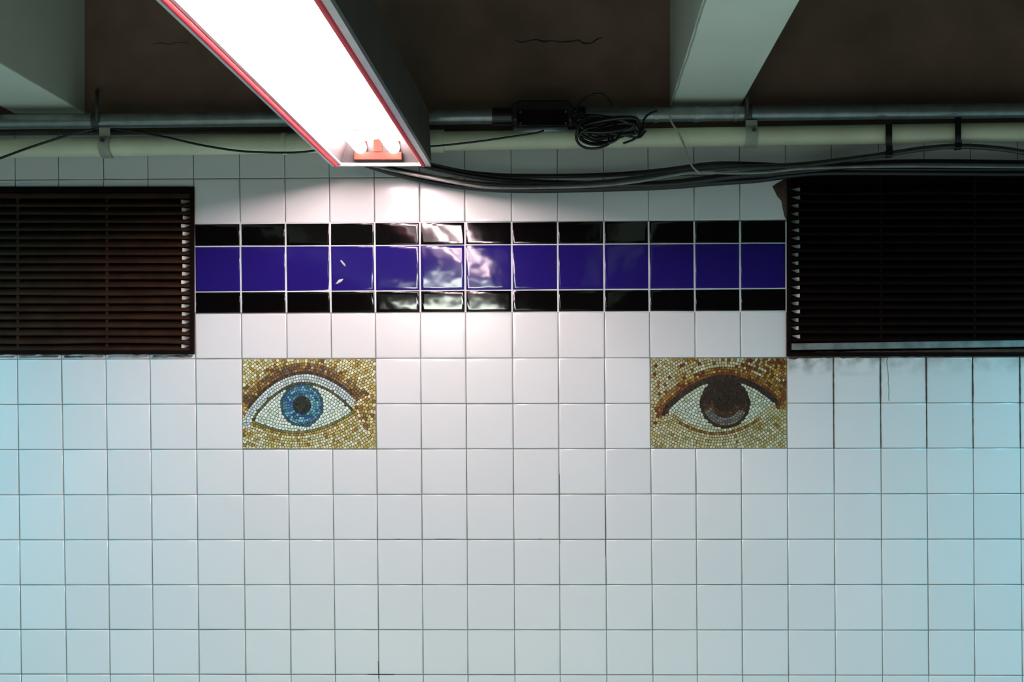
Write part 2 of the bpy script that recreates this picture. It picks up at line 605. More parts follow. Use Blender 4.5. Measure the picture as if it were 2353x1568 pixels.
# lampholders at both ends: a block below and posts beside the tube caps
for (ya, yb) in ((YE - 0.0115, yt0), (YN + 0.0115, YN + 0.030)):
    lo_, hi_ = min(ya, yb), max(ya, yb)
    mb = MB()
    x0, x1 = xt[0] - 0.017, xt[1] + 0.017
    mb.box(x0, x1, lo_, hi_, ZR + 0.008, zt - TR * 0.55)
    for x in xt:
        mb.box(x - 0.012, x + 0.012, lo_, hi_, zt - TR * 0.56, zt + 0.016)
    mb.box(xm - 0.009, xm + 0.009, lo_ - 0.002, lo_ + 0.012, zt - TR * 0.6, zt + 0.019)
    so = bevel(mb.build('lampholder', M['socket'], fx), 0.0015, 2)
    so['label'] = 'lampholder block with painted salmon glow'
# stems to the ceiling
for y in (YE - 0.35, YN + 0.35):
    mb = MB()
    mb.tube([(xm, y, ZR + HT - 0.002), (xm, y, 2.951)], 0.011, 12)
    mb.build('stem', M['steel'], fx)

# ------------------------------------------------------------------ pipes
UE = (-900, 3300)


def lerp_v(vl, vr, u):
    return vl + (vr - vl) * u / W


def pipe(name, label, cat, vl, vr, d, rpx, mat, ue=UE):
    pts = [P(u, lerp_v(vl, vr, u), d) for u in np.linspace(ue[0], ue[1], 60)]
    mb_ = MB()
    mb_.tube(pts, rpx * K, 24)
    o = mb_.build(name, mat)
    return tag(o, label, cat)


d_top, r_top = 0.055, 16.5
d_low, r_low = 0.050, 21.5
TOPV, LOWV = (280.5, 254), (341, 303.5)
top_a = pipe('conduit', 'thin grey conduit passing behind the light fixture and ending at the junction box', 'pipe', TOPV[0], TOPV[1], d_top, r_top, M['galv'], (UE[0], 1175))
top = pipe('conduit', 'thin grey conduit from the junction box on under the pale beam, past the dark vent', 'pipe', TOPV[0], TOPV[1], d_top, r_top, M['galv'], (1321, UE[1]))
low = pipe('pipe', 'thicker pale green pipe running just above the top tile row', 'pipe', LOWV[0], LOWV[1], d_low, r_low, M['palepipe'])
low.data.update()


def sleeve(mb_, p, q, ri_, ro, n_=28):
    rings = []
    for pt, r_ in ((p, ri_), (p, ro), (q, ro), (q, ri_)):
        rings.append([pt + Vector((0, math.cos(2 * math.pi * k / n_) * r_, math.sin(2 * math.pi * k / n_) * r_)) for k in range(n_)])
    vs = [x for g in rings for x in g]
    fs = []
    for i in range(4):
        j = (i + 1) % 4
        for k in range(n_):
            k2 = (k + 1) % n_
            fs.append((i * n_ + k, j * n_ + k, j * n_ + k2, i * n_ + k2))
    mb_.add(vs, fs, 0, False)


def ring_on(u, vl_vr, d, rpx, wpx, extra, name, mat, parent):
    mb_ = MB()
    sleeve(mb_, P(u - wpx / 2, lerp_v(*vl_vr, u - wpx / 2), d), P(u + wpx / 2, lerp_v(*vl_vr, u + wpx / 2), d), rpx * K + 0.0004, (rpx + extra) * K)
    return bevel(mb_.build(name, mat, parent), 0.0015, 2)


# couplings on the pipes (parts of them)
ring_on(1004, LOWV, d_low, r_low, 34, 4, 'coupling', M['palepipe'], low)
ring_on(655, LOWV, d_low, r_low, 10, 2.5, 'coupling', M['palepipe'], low)
for u in (1690, 1600, 1507):
    ring_on(u, TOPV, d_top, r_top, 9, 1.5, 'coupling', M['galv'], top)


def hanger(u, label, wpx, rod_top, vbot):
    vt, vl = lerp_v(*TOPV, u), lerp_v(*LOWV, u)
    t = thing('pipe_hanger', label, 'bracket', P(u, vt, d_top), 'brackets holding the two pipes')
    # rod from the wall above down to the clamp
    mb_ = MB()
    a = P(u - 12, rod_top, 0.006)
    b_ = P(u - 12, rod_top + 18, d_top + 0.021)
    mb_.tube([P(u - 12, rod_top, -0.012), a, b_, P(u - 12, vt + 4, d_top + 0.0215)], 0.0042, 8)
    mb_.build('rod', M['steel'], t)
    # clamp round the conduit
    mb_ = MB()
    wm = wpx * 0.32
    sleeve(mb_, P(u - 12 - wm, lerp_v(*TOPV, u - 12 - wm), d_top), P(u - 12 + wm, lerp_v(*TOPV, u - 12 + wm), d_top), r_top * K + 0.0006, (r_top + 2.4) * K)
    bevel(mb_.build('clamp', M['steel'], t), 0.001, 2)
    # flat strap hanging from the conduit and wrapped round the lower pipe
    prof = []
    cz, cy = P(u, vl, d_low).z, -d_low
    R = r_low * K + 0.0026
    zt_ = P(u, vt, d_top).z - r_top * K
    prof.append((-d_top - 0.012, zt_ - 0.0035))
    for k in range(25):
        an = math.radians(50 - k * 6)
        prof.append((cy - math.cos(an) * R, cz + math.sin(an) * R))
    mb_ = MB()
    xa, xb = P(u - wpx / 2, vl, d_low + 0.03).x, P(u + wpx / 2, vl, d_low + 0.03).x
    vs = []
    for (y, z) in prof:
        nrm = Vector((0, y - cy, z - cz)).normalized() * 0.002
        vs += [(xa, y, z), (xb, y, z), (xb, y + nrm.y, z + nrm.z), (xa, y + nrm.y, z + nrm.z)]
    fs = []
    for i in range(len(prof) - 1):
        a_ = i * 4
        for k in range(4):
            fs.append((a_ + k, a_ + 4 + k, a_ + 4 + (k + 1) % 4, a_ + (k + 1) % 4))
    fs += [(0, 1, 2, 3), tuple(len(vs) - 4 + k for k in (3, 2, 1, 0))]
    mb_.add(vs, fs)
    mb_.build('strap', M['strap'], t)
    # bolt
    mb_ = MB()
    p = P(u + wpx * 0.1, vl - 14, d_low + r_low * K)
    mb_.tube([p + Vector((0, -0.004, 0)), p + Vector((0, -0.010, 0))], 0.005, 6)
    mb_.build('bolt', M['steel'], t)
    return t


hanger(235, 'rusty rod hanger with pale flat strap, below the dim grey green beam', 25, 208, 372)
hanger(1729, 'rusty rod hanger with scuffed strap, at the corner of the pale beam', 27, 185, 345)

# ------------------------------------------------------------------ junction box on the conduit
ub0, ub1 = 1186, 1306
jb = thing('junction_box', 'black taped junction box on the galvanised conduit beside the wire coil', 'junction box', P(1245, 275, 0.05))


def prism(mb_, outline, d0, d1, mi=0):
    n_ = len(outline)
    vs = [P(u, v, d0) for u, v in outline] + [P(u, v, d0) + Vector((0, -(d1 - d0), 0)) for u, v in outline]
    fs = [tuple(range(n_)), tuple(range(n_, 2 * n_))[::-1]]
    for i in range(n_):
        fs.append((i, i + n_, (i + 1) % n_ + n_, (i + 1) % n_))
    mb_.add(vs, fs, mi)


mb = MB()
prism(mb, [(1178, 292), (1178, 252), (1196, 244), (1300, 242), (1314, 250), (1317, 292)], 0.03, 0.086)
bevel(mb.build('box_body', M['blackcable'], jb), 0.006, 3)
for a, b in ((1132, 1178), (1318, 1345)):
    mb = MB()
    sleeve(mb, P(a, lerp_v(*TOPV, a), d_top), P(b, lerp_v(*TOPV, b), d_top), r_top * K + 0.0005, (r_top + 3.5) * K)
    mb.build('tape_sleeve', M['blackcable'], jb)
mb = MB()
mb.tube([P(1180, 299, 0.075), P(1305, 297, 0.075)], 7.0 * K, 14)
o = mb.build('conduit_stub', M['galv'], jb)
o['label'] = 'short bare metal conduit stub'
mb = MB()
prism(mb, [(1188, 288), (1188, 254), (1304, 252), (1308, 288)], 0.0858, 0.089)
bevel(mb.build('cover', M['ventframe'], jb), 0.001, 2)
for u, v in ((1196, 258), (1300, 257), (1196, 284), (1300, 284)):
    mb = MB()
    p = P(u, v, 0.089)
    mb.tube([p, p + Vector((0, -0.002, 0))], 0.003, 8)
    mb.build('screw', M['steel'], jb)

# ------------------------------------------------------------------ coil of wire hanging from the conduit
def coil():
    t = thing('hanging_wire_coil', 'coiled black wire bunched under the conduit next to the junction box', 'wire', P(1390, 300, 0.09))
    specs = [(1366, 308, 42, 35, -6, 0.100, 2.9), (1374, 300, 48, 32, 8, 0.106, 3.4), (1384, 294, 58, 24, -4, 0.097, 4.2), (1392, 289, 72, 20, 8, 0.103, 4.6),
             (1402, 288, 66, 14, -8, 0.109, 4.6), (1412, 291, 62, 17, 4, 0.100, 4.2), (1366, 314, 34, 20, 6, 0.111, 2.6), (1380, 286, 52, 10, 2, 0.094, 4.6), (1404, 300, 52, 12, -14, 0.106, 4.2)]
    for i, (cu, cv, ru, rv, rot, d, rp) in enumerate(specs):
        pts = []
        for k in range(40):
            a = 2 * math.pi * k / 39
            x, y = math.cos(a) * ru, math.sin(a) * rv
            ra = math.radians(rot)
            wob = 1 + 0.05 * math.sin(3 * a + i)
            pts.append(P(cu + (x * math.cos(ra) - y * math.sin(ra)) * wob, cv + (x * math.sin(ra) + y * math.cos(ra)) * wob, d + 0.006 * math.sin(2 * a + i)))
        mb_ = MB()
        mb_.tube(pts, rp * K, 8)
        mb_.build('loop', M['blackcable'], t)
    for pts in ([(1432, 330), (1460, 318), (1478, 296), (1480, 275), (1492, 262), (1510, 255)],
                [(1322, 258), (1332, 238), (1352, 222), (1378, 216), (1398, 228), (1408, 246)],
                [(1335, 292), (1352, 306), (1400, 302), (1440, 312), (1468, 316), (1484, 300)],
                [(1338, 310), (1360, 322), (1395, 326), (1430, 314), (1462, 302)]):
        mb_ = MB()
        mb_.tube(spline([P(u, v, 0.098) for u, v in pts], 8), 2.6 * K, 8)
        mb_.build('loose_end', M['blackcable'], t)


coil()


# ------------------------------------------------------------------ cables and wires
def cable(name, label, pts, rpx, mat, group=None, cat='cable'):
    mb_ = MB()
    mb_.tube(spline([P(*p) for p in pts], 10), rpx * K, 12)
    o = mb_.build(name, mat)
    return tag(o, label, cat, group)


G = 'sagging cables between the light and the louvred vent'
cab_a = cable('hanging_cable', 'grey sheathed cable that sags, then rises over the dark vent in a long arch',
      [(830, 372, .0665), (900, 388, .0665), (960, 401, .0665), (1030, 414, .0665), (1110, 424, .0665), (1200, 427, .0665), (1300, 425, .0665), (1400, 418, .0665), (1480, 408, .0665), (1560, 396, .0665), (1640, 388, .0665),
       (1720, 385, .0665), (1790, 382, .0665), (1860, 377, .0665), (1950, 366, .0665), (2040, 354, .0665), (2120, 342, .0665), (2200, 336, .0665), (2280, 340, .0665), (2353, 350, .0665), (2450, 372, .0665), (2600, 392, .0665)], 6.2, M['greycable'], G)
cable('hanging_cable', 'thickest black cable, lowest of the sagging bundle above the black tiles',
      [(820, 370, .016), (880, 389, .016), (950, 408, .016), (1030, 424, .016), (1120, 433, .016), (1220, 436, .016), (1330, 434, .016), (1440, 431, .016), (1540, 427, .016), (1640, 419, .016), (1740, 412, .016), (1800, 404, .016), (1880, 397, .016), (1990, 396, .016), (2150, 397, .016), (2353, 398, .016), (2600, 396, .016)], 8.5, M['blackcable'], G)
cable('hanging_cable', 'thin black cable at the top of the sagging bundle, nearly straight',
      [(960, 372, .033), (1010, 384, .033), (1070, 396, .033), (1140, 403, .033), (1230, 405, .033), (1340, 404, .033), (1430, 400, .033), (1520, 392, .033), (1580, 384, .033), (1640, 377, .033), (1720, 377, .033), (1800, 381, .033), (1900, 386, .033), (2060, 388, .033), (2353, 388, .033), (2600, 386, .033)], 5.5, M['blackcable'], G)
cable('hanging_cable', 'glossy black cable crossing from top to middle of the sagging bundle',
      [(960, 376, .050), (1020, 391, .050), (1080, 404, .050), (1150, 414, .050), (1240, 420, .050), (1330, 423, .050), (1420, 425, .050), (1520, 423, .050), (1600, 415, .050), (1690, 403, .050), (1780, 397, .050), (1860, 390, .050), (1960, 380, .050), (2100, 374, .050), (2353, 376, .050), (2600, 380, .050)], 8.0, M['blackcable'], G)
cable('hanging_cable', 'slim grey cable twisting along the lower edge of the sagging bundle',
      [(850, 378, .080), (910, 393, .080), (975, 406, .080), (1040, 419, .080), (1110, 430, .080), (1180, 432, .080), (1260, 431, .080), (1360, 428, .080), (1460, 418, .080), (1540, 404, .080), (1600, 396, .080), (1680, 398, .080), (1760, 396, .080), (1840, 388, .080), (1950, 384, .080), (2100, 382, .080), (2353, 384, .080), (2600, 386, .080)], 3.2, M['slimcable'], G)

GW = 'thin loose wires on the pipes'
cable('hanging_wire', 'slack wire from the strap hanger sagging along the pale pipe towards the light',
      [(262, 296, .09), (310, 303, .092), (380, 315, .092), (460, 333, .092), (540, 346, .092), (600, 350, .092), (655, 351, .092), (700, 349, .092), (770, 340, .09), (880, 330, .088)], 2.4, M['blackcable'], GW, 'wire')
cable('hanging_wire', 'slack wire dropping from the strap hanger down the pale pipe, away from the light',
      [(215, 297, .09), (170, 307, .092), (120, 322, .092), (60, 342, .092), (0, 364, .088), (-60, 384, .08), (-140, 396, .07)], 2.6, M['blackcable'], GW, 'wire')
cable('hanging_wire', 'thin wire slanting over the pale pipe from the light to the junction box',
      [(880, 342, .09), (960, 338, .09), (1020, 334, .09), (1100, 325, .09), (1170, 315, .092), (1230, 306, .094), (1250, 300, .092)], 2.2, M['blackcable'], GW, 'wire')
cable('hanging_wire', 'pale dangling wire hanging from conduit to cable bundle under the beam',
      [(1536, 262, .085), (1545, 284, .088), (1558, 304, .09), (1572, 334, .09), (1582, 364, .09), (1592, 384, .089), (1610, 400, .088)], 2.2, M['strap'], GW, 'wire')


def tie(u, v0, v1, label, wpx=11):
    mb_ = MB()
    vl = lerp_v(*LOWV, u)
    pts = [P(u, v0, d_top + 0.02), P(u, vl - 22, d_low + 0.028), P(u, vl, d_low + 0.0345), P(u, vl + 22, d_low + 0.028), P(u + 1, v1 - 14, d_low + 0.026), P(u + 1, v1 + 3, 0.076)]
    pts = spline(pts, 6)
    xa = wpx * 0.5 * K
    vs, fs = [], []
    for p in pts:
        vs += [p + Vector((-xa, 0, 0)), p + Vector((xa, 0, 0)), p + Vector((xa, -0.003, 0)), p + Vector((-xa, -0.003, 0))]
    for i in range(len(pts) - 1):
        a_ = i * 4
        for k in range(4):
            fs.append((a_ + k, a_ + 4 + k, a_ + 4 + (k + 1) % 4, a_ + (k + 1) % 4))
    fs += [(0, 1, 2, 3), tuple(len(vs) - 4 + k for k in (3, 2, 1, 0))]
    mb_.add(vs, fs)
    o = mb_.build('cable_tie', M['blackcable'])
    # the loop round the cable
    tag(o, label, 'cable tie', 'ties holding the arched cable')
    mb_ = MB()
    vv = v1
    sleeve(mb_, P(u - wpx / 2, vv + 0.6, 0.0665), P(u + wpx / 2, vv - 0.6, 0.0665), 7.2 * K, 9.0 * K, 16)
    mb_.build('loop', M['blackcable'], o)
    return o


tie(2201, 270, 336, 'broad black tie holding the arched cable at its highest point', 13)
tie(2042, 328, 354, 'short dark tie round the arched cable where it climbs', 14)


# ------------------------------------------------------------------ vents
def vent(label, u0, u1, v0, v1, side, n_slat, vs0, pitch, mull_u, top_bar, bottom_bar, paint):
    """side = +1: the jamb that catches the light is at u1 (opening lies to its left); -1: at u0"""
    t = thing('wall_vent', label, 'vent', P((u0 + u1) / 2, v1), 'louvred vents in the tile wall')
    A, B = P(u0, v1), P(u1, v0)
    # duct behind the louvres
    mb_ = MB()
    q = [(A.x, 0.0, A.z), (B.x, 0.0, A.z), (B.x, 0.0, B.z), (A.x, 0.0, B.z)]
    q2 = [(x, 0.16, z) for x, _, z in q]
    mb_.add(q + q2, [(4, 5, 6, 7), (0, 1, 5, 4), (1, 2, 6, 5), (2, 3, 7, 6), (3, 0, 4, 7)])
    mb_.build('duct', M['void'], t)
    # frame of four bars, a little proud of the tiles
    fw = 9 * K
    mb_ = MB()
    mb_.box(A.x, A.x + fw, -0.007, 0.03, A.z, B.z)
    mb_.box(B.x - fw, B.x, -0.007, 0.03, A.z, B.z)
    mb_.box(A.x + fw, B.x - fw, -0.007, 0.03, B.z - fw * 1.6, B.z)
    mb_.box(A.x + fw, B.x - fw, -0.007, 0.03, A.z, A.z + fw)
    bevel(mb_.build('frame', M['ventframe'], t), 0.0015, 2)
    zc = lambda v: P(0, v).z
    xa, xb = A.x + fw, B.x - fw
    if top_bar:
        mb_ = MB()
        mb_.box(xa, xb, -0.010, 0.0, zc(top_bar[1]), zc(top_bar[0]))
        bevel(mb_.build('head_rail', M['ventmetal'], t), 0.002, 2)
    if bottom_bar:
        mb_ = MB()
        (ba, bb), (ca, cb) = bottom_bar
        lo = [(xa, -0.016, zc(bb)), (xb, -0.016, zc(cb)), (xb, 0.004, zc(cb)), (xa, 0.004, zc(bb))]
        hi = [(xa, -0.013, zc(ba)), (xb, -0.013, zc(ca)), (xb, 0.004, zc(ca)), (xa, 0.004, zc(ba))]
        mb_.hexa(lo, hi)
        o_ = bevel(mb_.build('sill', M['sill'], t), 0.002, 2)
        o_['label'] = 'worn pale grey sill bar'
    tipw = 19 * K
    sm, tips = MB(), MB()
    for i in range(n_slat):
        v = vs0 + i * pitch
        z = zc(v)
        bow = random.gauss(0, 0.0006)
        nseg = 8
        xs = [xa + (xb - xa) * k / nseg for k in range(nseg + 1)]
        # slat: lip in front, blade rising into the duct
        prof = [(-0.004, -0.0032), (-0.0048, 0.0), (-0.004, 0.0034), (0.012, 0.0125), (0.040, 0.030), (0.041, 0.0285), (0.013, 0.0105), (-0.0015, 0.0010), (-0.0018, -0.0032)]
        vs, fs = [], []
        for x in xs:
            dz = bow * math.sin((x - xa) / (xb - xa) * 9 + i)
            vs += [(x, y, z + dz + h) for y, h in prof]
        m_ = len(prof)
        for k in range(nseg):
            for j in range(m_):
                j2 = (j + 1) % m_
                fs.append((k * m_ + j, k * m_ + j2, (k + 1) * m_ + j2, (k + 1) * m_ + j))
        sm.add(vs, fs)
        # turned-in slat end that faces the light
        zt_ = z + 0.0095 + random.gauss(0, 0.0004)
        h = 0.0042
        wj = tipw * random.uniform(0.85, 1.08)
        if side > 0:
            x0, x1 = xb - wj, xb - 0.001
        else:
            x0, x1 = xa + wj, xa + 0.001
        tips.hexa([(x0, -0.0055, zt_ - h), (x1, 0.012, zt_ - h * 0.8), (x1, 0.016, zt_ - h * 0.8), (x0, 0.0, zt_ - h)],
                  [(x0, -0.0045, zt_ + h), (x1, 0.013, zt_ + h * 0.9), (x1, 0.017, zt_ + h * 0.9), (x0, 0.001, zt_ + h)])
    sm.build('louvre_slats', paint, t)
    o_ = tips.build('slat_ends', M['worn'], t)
    o_['label'] = 'worn slat ends along the lit edge, painted pale with caught light'
    for mu in mull_u:
        mb_ = MB()
        x = P(mu, 0).x
        mb_.box(x - 3.2 * K, x + 3.2 * K, 0.0005, 0.014, A.z + fw, B.z - fw)
        bevel(mb_.build('mullion', paint, t), 0.001, 2)
    return t


vl = vent('dark louvred wall vent with slats catching light, on the blue-eyed mosaic side', *VENT_L, +1, 19, 459 + 14, 18.45, (245, 40), (446, 457), None, M['ventmetal'])
vr = vent('blackest louvred wall vent with worn pale sill, above the brown-eyed mosaic corner', *VENT_R, -1, 19, 445, 18.75, (2025, 2240), None, ((790, 805), (781, 797)), M['ventdim'])


def blob(outline, name, mat, parent, d=0.003):
    mb_ = MB()
    n_ = len(outline)
    cu = sum(p[0] for p in outline) / n_
    cv = sum(p[1] for p in outline) / n_
    ring0 = [P(u, v) + Vector((0, 0.0006, 0)) for u, v in outline]
    ring1 = [P(cu + (u - cu) * 0.82, cv + (v - cv) * 0.82) + Vector((0, -d * random.uniform(0.6, 1.1), 0)) for u, v in outline]
    c = P(cu, cv) + Vector((0, -d, 0))
    vs = ring0 + ring1 + [c]
    fs = []
    for i in range(n_):
        j = (i + 1) % n_
        fs += [(i, j, n_ + j, n_ + i), (n_ + i, n_ + j, 2 * n_)]
    mb_.add(vs, fs, 0, True)
    return mb_.build(name, mat, parent)


def ragged(u0, u1, v, amp, thick, step=14):
    up_, lo_ = [], []
    u = u0
    while u <= u1:
        up_.append((u, v - thick + random.uniform(-1, 1)))
        lo_.append((u, v + random.uniform(0, amp)))
        u += step * random.uniform(0.6, 1.4)
    return up_, lo_


def ragged_strip(u0, u1, va, vb, amp, thick, name, mat, parent):
    up_, lo_ = ragged(u0, u1, 0, amp, thick)
    mb_ = MB()
    vs = []
    for (a, b) in zip(up_, lo_):
        vb_ = va + (vb - va) * (a[0] - u0) / (u1 - u0)
        p, q = P(a[0], vb_ + a[1]), P(b[0], vb_ + b[1])
        mid = (p + q) / 2
        vs += [p + Vector((0, -0.001, 0)), mid + Vector((0, -0.004, 0)), q + Vector((0, 0.0004, 0))]
    fs = []
    for i in range(len(up_) - 1):
        for k in range(2):
            a_ = i * 3 + k
            fs.append((a_, a_ + 3, a_ + 4, a_ + 1))
    mb_.add(vs, fs, 0, True)
    return mb_.build(name, mat, parent)


ragged_strip(-172, 447, 813, 813, 5, 7, 'caulk_bead', M['caulk'], vl)
ragged_strip(1812, 2440, 822, 812, 6, 12, 'caulk_bead', M['caulk'], vr)
# broken edge of brown mortar at the top corner of the dark vent and pale smear at its lower corner
blob([(1774, 428), (1786, 420), (1800, 412), (1812, 410), (1812, 505), (1803, 500), (1799, 482), (1795, 462), (1786, 452), (1780, 440)], 'mortar_patch', M['caulk'], vr, 0.005)
for ol in ([(1612, 424), (1630, 419), (1655, 421), (1680, 417), (1683, 424), (1660, 430), (1635, 432)], [(1702, 416), (1722, 417), (1736, 421), (1725, 425), (1706, 426)]):
    tag(blob(ol, 'plaster_patch', M['plaster'], None, 0.004),
        'longer pale plaster smear on tiles just under the cable bundle' if ol[0][0] < 1650 else 'smaller pale plaster dab under the cable bundle, nearer the vent', 'plaster', 'plaster dabs under the cables')
o = crack([(2038, 842), (2040, 860), (2039, 880), (2041, 900), (2043, 920)], 0.01, wall, 'tile_crack', M['grout'], -0.0012)
# vertical hairline instead of a flat strip: small tube
bpy.data.objects.remove(o)
mb = MB()
mb.tube([P(2038 + random.uniform(-1.2, 1.2) + k * 0.5, 822 + k * 10, 0.0) for k in range(11)], 0.0009, 6)
mb.build('tile_crack', M['grout'], wall)
# grime pressed in the grout joints
for (ua, va, ub, vb) in ((898, 1239, 930, 1239), (1000, 1239, 1050, 1239), (1200, 1239, 1285, 1238), (1390, 1140, 1391, 1280), (1286, 1090, 1287, 1250), (845, 1550, 905, 1551), (869, 1520, 870, 1560), (1075, 1140, 1076, 1300)):
    mb = MB()
    mb.tube([P(ua, va, -0.0012), P((ua + ub) / 2, (va + vb) / 2, -0.0009), P(ub, vb, -0.0012)], 0.0007, 6)
    mb.build('grout_stain', M['soot'], wall)


# dirt-filled joints below the dark vent
for c_ in range(C0 + 18, C0 + 24):
    for r_ in (6, 7):
        a_, b_ = grid_uv(c_, r_), grid_uv(c_, r_ + 1)
        mb = MB()
        n_ = 10
        pts = [P(a_[0] + (b_[0] - a_[0]) * k / n_, a_[1] + (b_[1] - a_[1]) * k / n_, 0.0) for k in range(n_ + 1)]
        wv = [random.uniform(0.0009, 0.0021) * (1.0 if r_ == 6 else 0.6) for _ in pts]
        mb.tube(pts, lambda t: wv[min(n_, int(t * n_ + 0.5))], 6)
        mb.build('grout_stain', M['caulk'], wall)
# chips in one blue tile
blue_trim = bpy.data.objects['trim_2']
for ol, m_ in (([(781, 599), (784, 597), (793, 607), (795, 614), (788, 609)], M['plaster']), ([(770, 653), (778, 643), (790, 640), (786, 647), (776, 653)], M['plaster'])):
    blob(ol, 'chip', m_, blue_trim, 0.0012)


# ------------------------------------------------------------------ mosaics of an eye
def clip_poly(poly, a, b, c):
    """keep a*x + b*y <= c"""
    out = []
    n_ = len(poly)
    for i in range(n_):
        p, q = poly[i], poly[(i + 1) % n_]
        fp, fq = a * p[0] + b * p[1] - c, a * q[0] + b * q[1] - c
        if fp <= 0:
            out.append(p)
        if fp * fq < 0:
            s = fp / (fp - fq)
            out.append((p[0] + (q[0] - p[0]) * s, p[1] + (q[1] - p[1]) * s))
    return out


def pick(pal, jit=0.16):
    c = lin(random.choice(pal))
    f_ = random.uniform(1 - jit, 1 + jit)
    return tuple(min(0.95, x * f_ * 1.2 * g_) for x, g_ in zip(c, (0.93, 1.02, 1.22)))


def mosaic(label, name, crn, spec):
    c0, c1, r0, r1 = crn
    tl, br = grid_uv(c0, r0), grid_uv(c1, r1)
    bl = grid_uv(c0, r1)
    u0, v0 = (tl[0] + bl[0]) / 2, tl[1]
    w, h = (br[0] - bl[0]), br[1] - tl[1]
    rng = random.Random(spec['seed'])
    cx, cy = spec['iris']                      # local px
    ri, rp = spec['ri'], spec['rp']
    (xa, ya), (xb, yb) = spec['corners']
    Hu, Hl = spec['Hu'], spec['Hl']

    # generic almond outline
    def arc(n_=400):
        pts = []
        for k in range(n_ + 1):
            t = k / n_
            x, y = xa + (xb - xa) * t, ya + (yb - ya) * t
            pts.append((x, y - Hu * math.sin(math.pi * t ** spec.get('pu', 1.0)) ** 0.85, 1, t))
        for k in range(n_ - 1, 0, -1):
            t = k / n_
            x, y = xa + (xb - xa) * t, ya + (yb - ya) * t
            pts.append((x, y + Hl * math.sin(math.pi * t) ** 0.9, 0, t))
        return pts
    A_ = arc()
    pa = np.array([(p[0], p[1]) for p in A_])
    upper = np.array([p[2] for p in A_])
    tpar = np.array([p[3] for p in A_])
    nxt = np.roll(pa, -1, 0) - np.roll(pa, 1, 0)
    tang = nxt / np.linalg.norm(nxt, axis=1)[:, None]
    nor = np.stack([tang[:, 1], -tang[:, 0]], 1)        # outward (y down, clockwise)
    seeds = []
    cell = {}

    def near(x, y, r):
        gx, gy = int(x // 8), int(y // 8)
        for i in range(gx - 1, gx + 2):
            for j in range(gy - 1, gy + 2):
                for k in cell.get((i, j), ()):
                    s_ = seeds[k]
                    if (s_[0] - x) ** 2 + (s_[1] - y) ** 2 < r * r:
                        return True
        return False

    def put(x, y, rmin, tagv):
        if not (1.5 < x < w - 1.5 and 1.5 < y < h - 1.5) or near(x, y, rmin):
            return
        seeds.append((x, y) + tagv)
        cell.setdefault((int(x // 8), int(y // 8)), []).append(len(seeds) - 1)

    def inside(x, y):
        t = (x - xa) / (xb - xa)
        if not 0 < t < 1:
            return False
        yb_ = ya + (yb - ya) * t
        return yb_ - Hu * math.sin(math.pi * t ** spec.get('pu', 1.0)) ** 0.85 < y < yb_ + Hl * math.sin(math.pi * t) ** 0.9

    # iris rings
    rr = 0.0
    rad = [0.0]
    while rr < ri - 5:
        rr += 6.0
        rad.append(min(rr, ri - 2.6))
    for r_ in rad:
        m_ = max(1, int(2 * math.pi * r_ / 6.2))
        ph = rng.random()
        for k in range(m_):
            a_ = 2 * math.pi * (k + ph) / m_
            x, y = cx + math.cos(a_) * r_, cy + math.sin(a_) * r_
            if inside(x, y):
                put(x, y, 3.8, ('iris', r_, a_))
    # rows that follow the lids outward
    off = 0.0
    for row in range(40):
        wd = spec['rows'][row] if row < len(spec['rows']) else 6.8
        step = max(5.8, wd * 0.9)
        line = pa + nor * (off + wd / 2)
        seg = np.linalg.norm(np.diff(line, axis=0), axis=1)
        acc = rng.random() * step
        for k in range(len(line) - 1):
            acc += seg[k]
            if acc >= step:
                acc = 0
                x, y = line[k]
                if not inside(x, y):
                    put(x + rng.gauss(0, 0.35), y + rng.gauss(0, 0.35), max(3.6, 0.72 * wd), ('out', row, (upper[k], tpar[k])))
        off += wd
    # sclera rows inward
    for row in range(12):
        line = pa - nor * (row * 6.8 + 3.2)
        seg = np.linalg.norm(np.diff(line, axis=0), axis=1)
        acc = 3
        for k in range(len(line) - 1):
            acc += seg[k]
            if acc >= 6.8:
                acc = 0
                x, y = line[k]
                if inside(x, y) and (x - cx) ** 2 + (y - cy) ** 2 > (ri + 2.2) ** 2:
                    put(x + rng.gauss(0, 0.4), y + rng.gauss(0, 0.4), 4.9, ('white', row, None))
    # fill the gaps
    for _ in range(9000):
        x, y = rng.uniform(2, w - 2), rng.uniform(2, h - 2)
        if near(x, y, 5.6):
            continue
        if inside(x, y):
            if (x - cx) ** 2 + (y - cy) ** 2 > (ri + 2) ** 2:
                put(x, y, 5.6, ('white', 9, None))
        else:
            k = int(np.argmin((pa[:, 0] - x) ** 2 + (pa[:, 1] - y) ** 2))
            dist = math.hypot(pa[k, 0] - x, pa[k, 1] - y)
            acc, row = 0.0, 0
            while True:
                wd = spec['rows'][row] if row < len(spec['rows']) else 6.8
                if acc + wd > dist:
                    break
                acc += wd
                row += 1
            put(x, y, 5.2, ('out', row, (upper[k], tpar[k])))
    base = Vector(P(u0 + w / 2, v0 + h))
    t = thing(name, label, 'mosaic', base, 'eye mosaics set in the tile wall')
    mbs = {}
    sx = np.array([(s_[0], s_[1]) for s_ in seeds])
